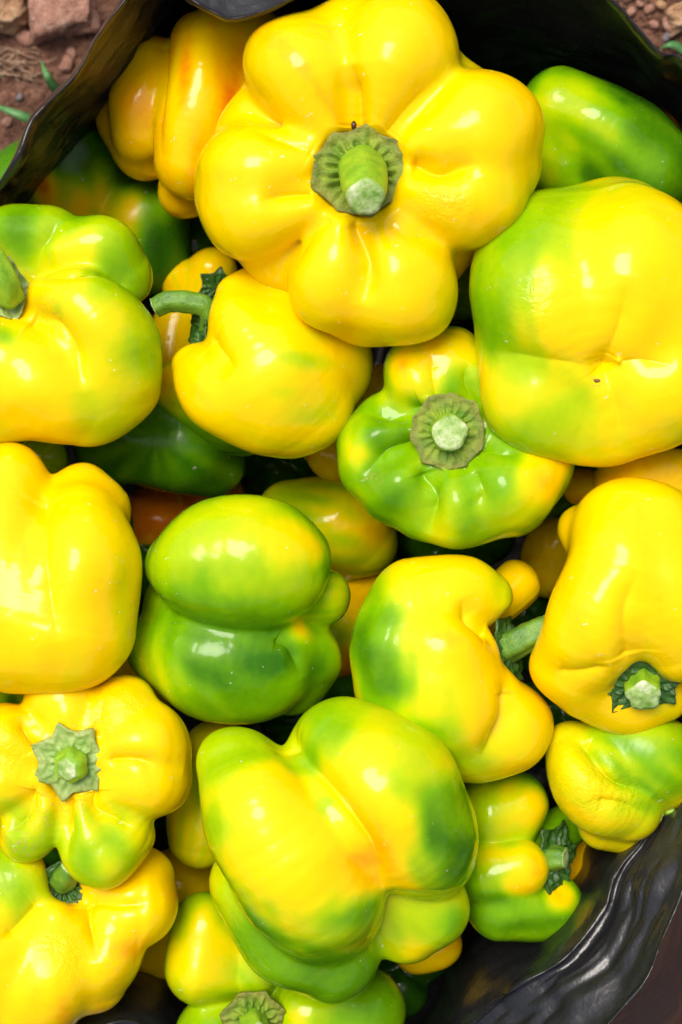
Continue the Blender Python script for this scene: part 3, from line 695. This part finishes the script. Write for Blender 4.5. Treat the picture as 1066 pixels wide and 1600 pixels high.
pepper('olive and brown bell pepper in shadow behind the lime green one', [[(455, 805, -220, 58), (530, 815, -205, 74), (560, 842, -220, 62)]], dz=-140, core=[(510, 850, -280, 80)], axis=(1, .3, 0), ripe=.6, paint=[(600, 830, 45, .82), (540, 800, 40, .7), (440, 780, 50, .5)])
pepper('dull brown orange bell pepper deep between the lime green and the yellow stalked ones', [[(535, 960, -265, 72), (560, 920, -270, 60)], [(520, 1010, -280, 55)]], core=[(535, 970, -330, 70)], dz=-170, ripe=.9, paint=[(520, 1000, 40, .5)])
# yellow with stalk to the side
def st(r):
    calyx(r, (792, 1012, -25), (1, -.25, .5), 50, 6, .18, .1, .1, M_CALYD, (1, 1), .2, 14)
    stalk(r, [(775, 1018, -30), (800, 1008, -14), (830, 993, -4), (860, 980, 0)], [25, 24, 22, 22], M_STEM, .09, 5)
pepper('golden bell pepper with dark green flank and stalk tucked against a neighbour',
  [[(648, 938, 0, 70), (715, 922, 5, 56), (765, 932, -8, 40)], [(632, 1000, 10, 80), (690, 1015, 38, 66), (738, 1012, 24, 36)], [(630, 1070, 0, 68), (700, 1105, 22, 82), (762, 1088, 2, 46)],
   [(740, 1150, -30, 80), (792, 1136, -32, 75)], [(800, 920, -125, 46)]],
  st, core=[(672, 1050, -95, 118), (628, 1010, -10, 76), (640, 1085, -15, 78), (690, 1060, 10, 84)], axis=(1, -.15, .1), center=(680, 1040, -50), ripe=.82, paint=[(575, 920, 60, .42), (558, 1000, 70, .26), (590, 1090, 60, .26), (660, 1165, 70, .42), (640, 900, 40, .7), (740, 1215, 60, .6), (805, 910, 55, .62), (690, 1190, 40, .5), (590, 960, 30, .4)],  # olive patch on the small far lobe paints in its shadow
  k=13, crease=[([(768, 985), (742, 962), (728, 930)], 14, 11), ([(800, 1082), (800, 1120), (785, 1155), (755, 1190)], 16, 10)])
# right yellow
def st(r):
    calyx(r, (1002, 1072, 40), (.1, .4, .9), 60, 5, .32, .05, .05, M_CALYD, (1.1, .62), .2, 5)
    stalk(r, [(1003, 1062, 26), (1005, 1076, 48), (1006, 1088, 66)], [28, 27, 26], M_STEML, .09, 5)
pepper('long bright yellow bell pepper hanging stalk down beside the golden one',
  [[(968, 812, 30, 66), (962, 900, 62, 88), (925, 985, 58, 82), (892, 1036, 26, 66)], [(1020, 830, 40, 80), (1048, 930, 62, 88), (1066, 1000, 45, 68)], [(915, 1075, -8, 52), (975, 1096, -25, 50), (1040, 1088, -35, 46)], [(908, 830, -20, 38)]],
  st, core=[(980, 940, -50, 110), (990, 1040, -30, 60)], axis=(.1, 1, .3), center=(985, 960, -20), ripe=.81, paint=[(1040, 1110, 30, .7)],
  k=14, pit=[(1000, 1068, 20, 30)], crease=[([(985, 1035), (985, 960), (1000, 880)], 10, 18), ([(870, 1060), (920, 1060), (960, 1050)], 10, 12)])
pepper('orange yellow bell pepper half hidden under the huge one', [[(990, 760, -85, 66), (1060, 765, -95, 66)], [(910, 760, -185, 34)]], core=[(1010, 790, -150, 60)], ripe=.88)
pepper('dull ochre bell pepper in the gap behind the long yellow one', [[(868, 858, -245, 52)], [(860, 890, -260, 45)]], dz=-150, core=[(870, 870, -300, 50)], ripe=.86)
# lower right
def st(r):
    calyx(r, (1040, 1262, -70), (.9, .4, .3), 26, 5, .2, .1, .1, M_CALY, (1, 1), .2, 6)
    stalk(r, [(1030, 1258, -72), (1050, 1264, -66), (1066, 1274, -64), (1085, 1292, -64)], [16, 16, 15, 15], M_STEML, .06, 5)
pepper('lime and yellow dusty bell pepper leaning on the bag under the long yellow one',
  [[(893, 1172, -60, 47), (925, 1220, -45, 72), (985, 1262, -62, 52)], [(960, 1165, -72, 58), (1020, 1185, -60, 72), (1040, 1215, -66, 52)], [(945, 1285, -100, 44), (995, 1300, -105, 36)]],
  st, core=[(965, 1215, -130, 82)], axis=(1, .5, .1), ripe=.68, skin=M_PEPD, paint=[(1030, 1190, 85, .4), (960, 1150, 60, .44), (1050, 1240, 40, .4), (880, 1190, 40, .72), (940, 1240, 40, .74)], pucker=[(930, 1230, 60, .8), (980, 1230, 40, .8)],
  k=6, crease=[([(905, 1150), (960, 1210), (1022, 1250)], 20, 10), ([(930, 1260), (975, 1265), (1015, 1275)], 10, 9)])
# stubby stalk yellow/green
def st(r):
    calyx(r, (109, 1190, 56), (.02, .12, 1), 55, 7, .16, .0, .04, M_CALY, (1, 1), .4, 21)
    stalk(r, [(112, 1192, 54), (110, 1198, 72), (104, 1203, 84)], [27, 26, 17], M_STEML, .07, 6)
pepper('knobbly yellow bell pepper with lime lower lobes and a square pale green calyx',
  [[(105, 1140, 30, 28), (105, 1108, 0, 52), (95, 1095, -20, 56)], [(150, 1140, 28, 30), (190, 1108, -10, 54)], [(170, 1180, 34, 34), (235, 1165, 8, 66)], [(172, 1225, 30, 34), (235, 1215, 4, 62)],
   [(125, 1260, 38, 30), (148, 1322, 16, 58), (165, 1335, 0, 60)], [(160, 1250, 30, 28), (200, 1305, 6, 42)], [(70, 1262, 30, 32), (45, 1302, 4, 46)], [(50, 1225, 32, 34), (-10, 1215, 4, 60)], [(60, 1165, 30, 32), (5, 1150, 0, 52)]],
  st, tail=(120, 1220, -220, 90), core=[(125, 1210, -75, 95)], axis=(0, .1, 1), center=(115, 1210, -40), ripe=.81,
  paint=[(150, 1345, 78, .44), (40, 1325, 60, .46), (115, 1280, 25, .55), (200, 1370, 40, .55), (240, 1300, 30, .66), (70, 1290, 24, .62)], scar=[(60, 1280, 40, .5), (105, 1250, 20, .6), (160, 1130, 35, .3), (30, 1330, 26, .9), (210, 1190, 40, .25)], pucker=[(160, 1110, 50, .7), (20, 1180, 50, .6)],
  k=8, pit=[(109, 1190, 16, 50)], crease=[([(100, 1240), (94, 1280), (97, 1345)], 24, 9), ([(140, 1232), (160, 1262), (205, 1285), (246, 1312)], 18, 10), ([(165, 1190), (220, 1196), (295, 1204)], 16, 8), ([(60, 1240), (25, 1275), (2, 1300)], 18, 10), ([(60, 1160), (40, 1130), (34, 1108)], 18, 9), ([(140, 1140), (150, 1110), (160, 1080)], 8, 10)])
def st(r):
    calyx(r, (100, 1382, -24), (.1, -.1, 1), 40, 8, .08, .15, .12, M_CALYD, (1, .9), .2, 8)
    stalk(r, [(98, 1378, -24), (104, 1366, 0), (112, 1352, 14)], [20, 18, 16], M_STEM, .05, 5)
pepper('golden orange bell pepper with a dark calyx, under the knobbly one in the corner',
  [[(165, 1420, -30, 40), (215, 1418, -46, 64)], [(135, 1455, -18, 44), (165, 1490, -30, 62), (150, 1525, -50, 60)], [(88, 1440, -8, 40), (80, 1510, -16, 76), (50, 1560, -36, 80)], [(40, 1410, -15, 44), (-10, 1470, -20, 90), (-20, 1530, -40, 90)], [(30, 1370, -25, 50), (-20, 1380, -30, 60)], [(150, 1370, -50, 40), (222, 1372, -80, 50)]],
  st, core=[(90, 1480, -130, 115)], axis=(.1, -.3, 1), center=(90, 1470, -90), ripe=.85, paint=[(30, 1380, 60, .45), (-10, 1340, 60, .5), (0, 1440, 40, .72), (100, 1500, 40, .78), (60, 1420, 26, .8)], scar=[(190, 1490, 26, .4)], pucker=[(110, 1480, 40, .7)],
  k=9, pit=[(100, 1382, 16, 40)], crease=[([(130, 1400), (150, 1440), (160, 1500)], 14, 9), ([(62, 1405), (30, 1440), (0, 1465)], 14, 10), ([(140, 1400), (200, 1405), (262, 1400)], 10, 9)])
# bottom centre
pepper('big bell pepper mottled yellow and green with an orange crease, largest of the lower heap',
  [[(376, 1206, 50, 72), (418, 1285, 86, 104), (486, 1380, 70, 110), (520, 1418, 24, 84)], [(530, 1176, 45, 90), (592, 1230, 66, 119), (646, 1296, 48, 103), (672, 1328, 6, 76)], [(400, 1375, -20, 72), (455, 1450, -28, 86), (518, 1488, -40, 78)], [(662, 1420, -52, 74), (640, 1445, -62, 64)]],
  core=[(520, 1310, -75, 140)], axis=(1, .1, -.2), ripe=.6, res=4.6,
  paint=[(600, 1190, 95, .68), (400, 1280, 110, .84), (470, 1370, 110, .79), (330, 1180, 60, .48), (380, 1150, 50, .5), (690, 1300, 85, .3), (735, 1350, 60, .26), (740, 1250, 50, .36), (650, 1160, 50, .52), (510, 1105, 60, .42), (470, 1180, 30, .45), (510, 1240, 26, .5), (556, 1268, 40, .9), (576, 1310, 62, .94), (594, 1365, 48, .93), (520, 1480, 55, .46), (585, 1440, 35, .42), (480, 1550, 100, .24), (350, 1400, 70, .45), (400, 1490, 60, .32), (320, 1300, 40, .48), (660, 1450, 60, .52), (640, 1500, 35, .74), (720, 1440, 30, .36), (395, 1465, 60, .3), (560, 1540, 60, .24)],
  smooth=3, k=8, crease=[([(445, 1150), (490, 1210), (535, 1270), (580, 1335), (608, 1400)], 26, 12), ([(615, 1405), (655, 1408), (720, 1398)], 10, 8)])
pepper('yellow green bell pepper squeezed between the knobbly and the mottled ones', [[(345, 1190, -150, 70), (320, 1270, -145, 62), (312, 1310, -150, 52)]], core=[(350, 1240, -210, 80)], axis=(.2, -1, 0), ripe=.66, paint=[(310, 1230, 40, .5), (370, 1140, 40, .84)])
pepper('ochre bell pepper in the shadow under the yellow green one', [[(285, 1380, -255, 64), (285, 1450, -265, 66)], [(240, 1480, -275, 55)]], core=[(280, 1430, -310, 70)], ripe=.82)
def st(r):
    calyx(r, (396, 1592, -100), (.1, .3, 1), 48, 7, .05, .05, .14, M_CALYB, (1, 1), .2, 31)
    stalk(r, [(396, 1596, -100), (400, 1606, -74), (404, 1614, -54)], [22, 20, 16], M_STEML, .1, 5)
pepper('yellow and lime bell pepper with a withered calyx beneath the mottled one',
  [[(320, 1452, -148, 58), (314, 1516, -138, 55)], [(398, 1490, -150, 44), (397, 1522, -142, 38)], [(335, 1612, -160, 58)], [(485, 1580, -160, 66), (560, 1590, -190, 80)]],
  st, dz=0, core=[(420, 1570, -240, 100)], axis=(0, .3, 1), k=5, ripe=.45, paint=[(310, 1490, 70, .83), (330, 1590, 40, .45), (400, 1500, 40, .5), (480, 1540, 40, .5), (590, 1560, 60, .3), (450, 1590, 25, .66)])
def st(r):
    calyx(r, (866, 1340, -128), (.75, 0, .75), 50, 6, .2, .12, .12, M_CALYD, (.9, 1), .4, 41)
    stalk(r, [(850, 1345, -128), (868, 1340, -112), (884, 1341, -104)], [21, 19, 15], M_STEM, .08, 5)
pepper('small green bell pepper with orange tipped lobes and a dark crinkled calyx',
  [[(765, 1265, -140, 58), (808, 1258, -140, 52)], [(760, 1362, -125, 56), (812, 1352, -112, 45)], [(785, 1412, -140, 60), (845, 1422, -150, 50), (868, 1405, -160, 40)], [(882, 1292, -200, 38)]],
  st, core=[(795, 1340, -205, 85)], axis=(1, 0, .1), k=5, ripe=.32, paint=[(770, 1260, 60, .56), (840, 1260, 48, .86), (840, 1350, 55, .93), (770, 1330, 45, .62), (885, 1390, 30, .84), (880, 1290, 40, .3), (800, 1450, 50, .34), (740, 1250, 40, .5)])
pepper('brownish yellow bell pepper peeking out beneath the mottled one', [[(680, 1474, -200, 40)], [(650, 1480, -210, 40)]], core=[(665, 1470, -250, 45)], ripe=.84)
pepper('orange brown bell pepper sunk beside the bag wall under the dusty one', [[(930, 1325, -205, 40)], [(905, 1345, -220, 45)]], core=[(920, 1320, -260, 50)], ripe=.9)
pepper('olive bell pepper low against the bag wall behind the dusty one', [[(1015, 1285, -190, 40)], [(980, 1300, -210, 45)]], core=[(1000, 1280, -240, 50)], ripe=.5)
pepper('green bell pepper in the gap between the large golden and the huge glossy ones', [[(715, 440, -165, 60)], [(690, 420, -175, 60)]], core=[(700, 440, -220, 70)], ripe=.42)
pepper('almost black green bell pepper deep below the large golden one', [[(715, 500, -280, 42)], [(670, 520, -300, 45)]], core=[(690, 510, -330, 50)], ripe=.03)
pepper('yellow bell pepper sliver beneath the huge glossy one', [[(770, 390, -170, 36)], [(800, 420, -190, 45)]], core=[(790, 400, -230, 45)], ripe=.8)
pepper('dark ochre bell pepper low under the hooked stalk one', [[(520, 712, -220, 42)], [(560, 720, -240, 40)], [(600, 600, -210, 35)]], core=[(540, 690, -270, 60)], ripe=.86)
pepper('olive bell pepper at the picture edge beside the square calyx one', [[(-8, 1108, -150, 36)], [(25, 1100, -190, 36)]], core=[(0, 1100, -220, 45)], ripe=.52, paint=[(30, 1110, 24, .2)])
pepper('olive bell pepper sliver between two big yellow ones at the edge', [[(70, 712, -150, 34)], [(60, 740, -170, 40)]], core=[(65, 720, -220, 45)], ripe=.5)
# deep filler peppers, added mostly in near-black green so the gaps look dark
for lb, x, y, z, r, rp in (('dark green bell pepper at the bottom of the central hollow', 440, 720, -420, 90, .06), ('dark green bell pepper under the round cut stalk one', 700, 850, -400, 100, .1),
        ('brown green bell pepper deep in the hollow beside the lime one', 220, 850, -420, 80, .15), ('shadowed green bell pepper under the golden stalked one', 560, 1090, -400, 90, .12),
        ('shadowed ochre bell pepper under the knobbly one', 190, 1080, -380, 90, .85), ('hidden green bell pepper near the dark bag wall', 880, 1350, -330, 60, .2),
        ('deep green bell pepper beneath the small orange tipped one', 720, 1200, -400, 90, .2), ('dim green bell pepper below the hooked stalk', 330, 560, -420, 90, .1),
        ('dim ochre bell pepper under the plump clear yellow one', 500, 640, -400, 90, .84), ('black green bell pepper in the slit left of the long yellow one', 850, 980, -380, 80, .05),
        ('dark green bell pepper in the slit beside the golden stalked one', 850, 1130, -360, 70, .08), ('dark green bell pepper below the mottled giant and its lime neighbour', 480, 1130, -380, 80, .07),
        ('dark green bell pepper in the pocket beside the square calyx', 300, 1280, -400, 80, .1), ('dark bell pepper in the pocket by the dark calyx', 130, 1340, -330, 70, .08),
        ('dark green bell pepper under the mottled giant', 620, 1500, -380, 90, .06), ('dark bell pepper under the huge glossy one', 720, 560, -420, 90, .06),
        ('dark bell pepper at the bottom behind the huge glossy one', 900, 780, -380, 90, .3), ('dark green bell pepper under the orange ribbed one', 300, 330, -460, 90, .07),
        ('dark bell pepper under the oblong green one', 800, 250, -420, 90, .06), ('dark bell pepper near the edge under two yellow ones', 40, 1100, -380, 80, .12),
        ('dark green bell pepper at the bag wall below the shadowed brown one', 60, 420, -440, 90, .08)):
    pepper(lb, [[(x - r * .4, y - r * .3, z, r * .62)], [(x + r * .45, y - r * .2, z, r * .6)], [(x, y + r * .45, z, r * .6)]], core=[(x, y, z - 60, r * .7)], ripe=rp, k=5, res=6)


for o in bpy.data.objects:
    if '_w' in o: del o['_w']
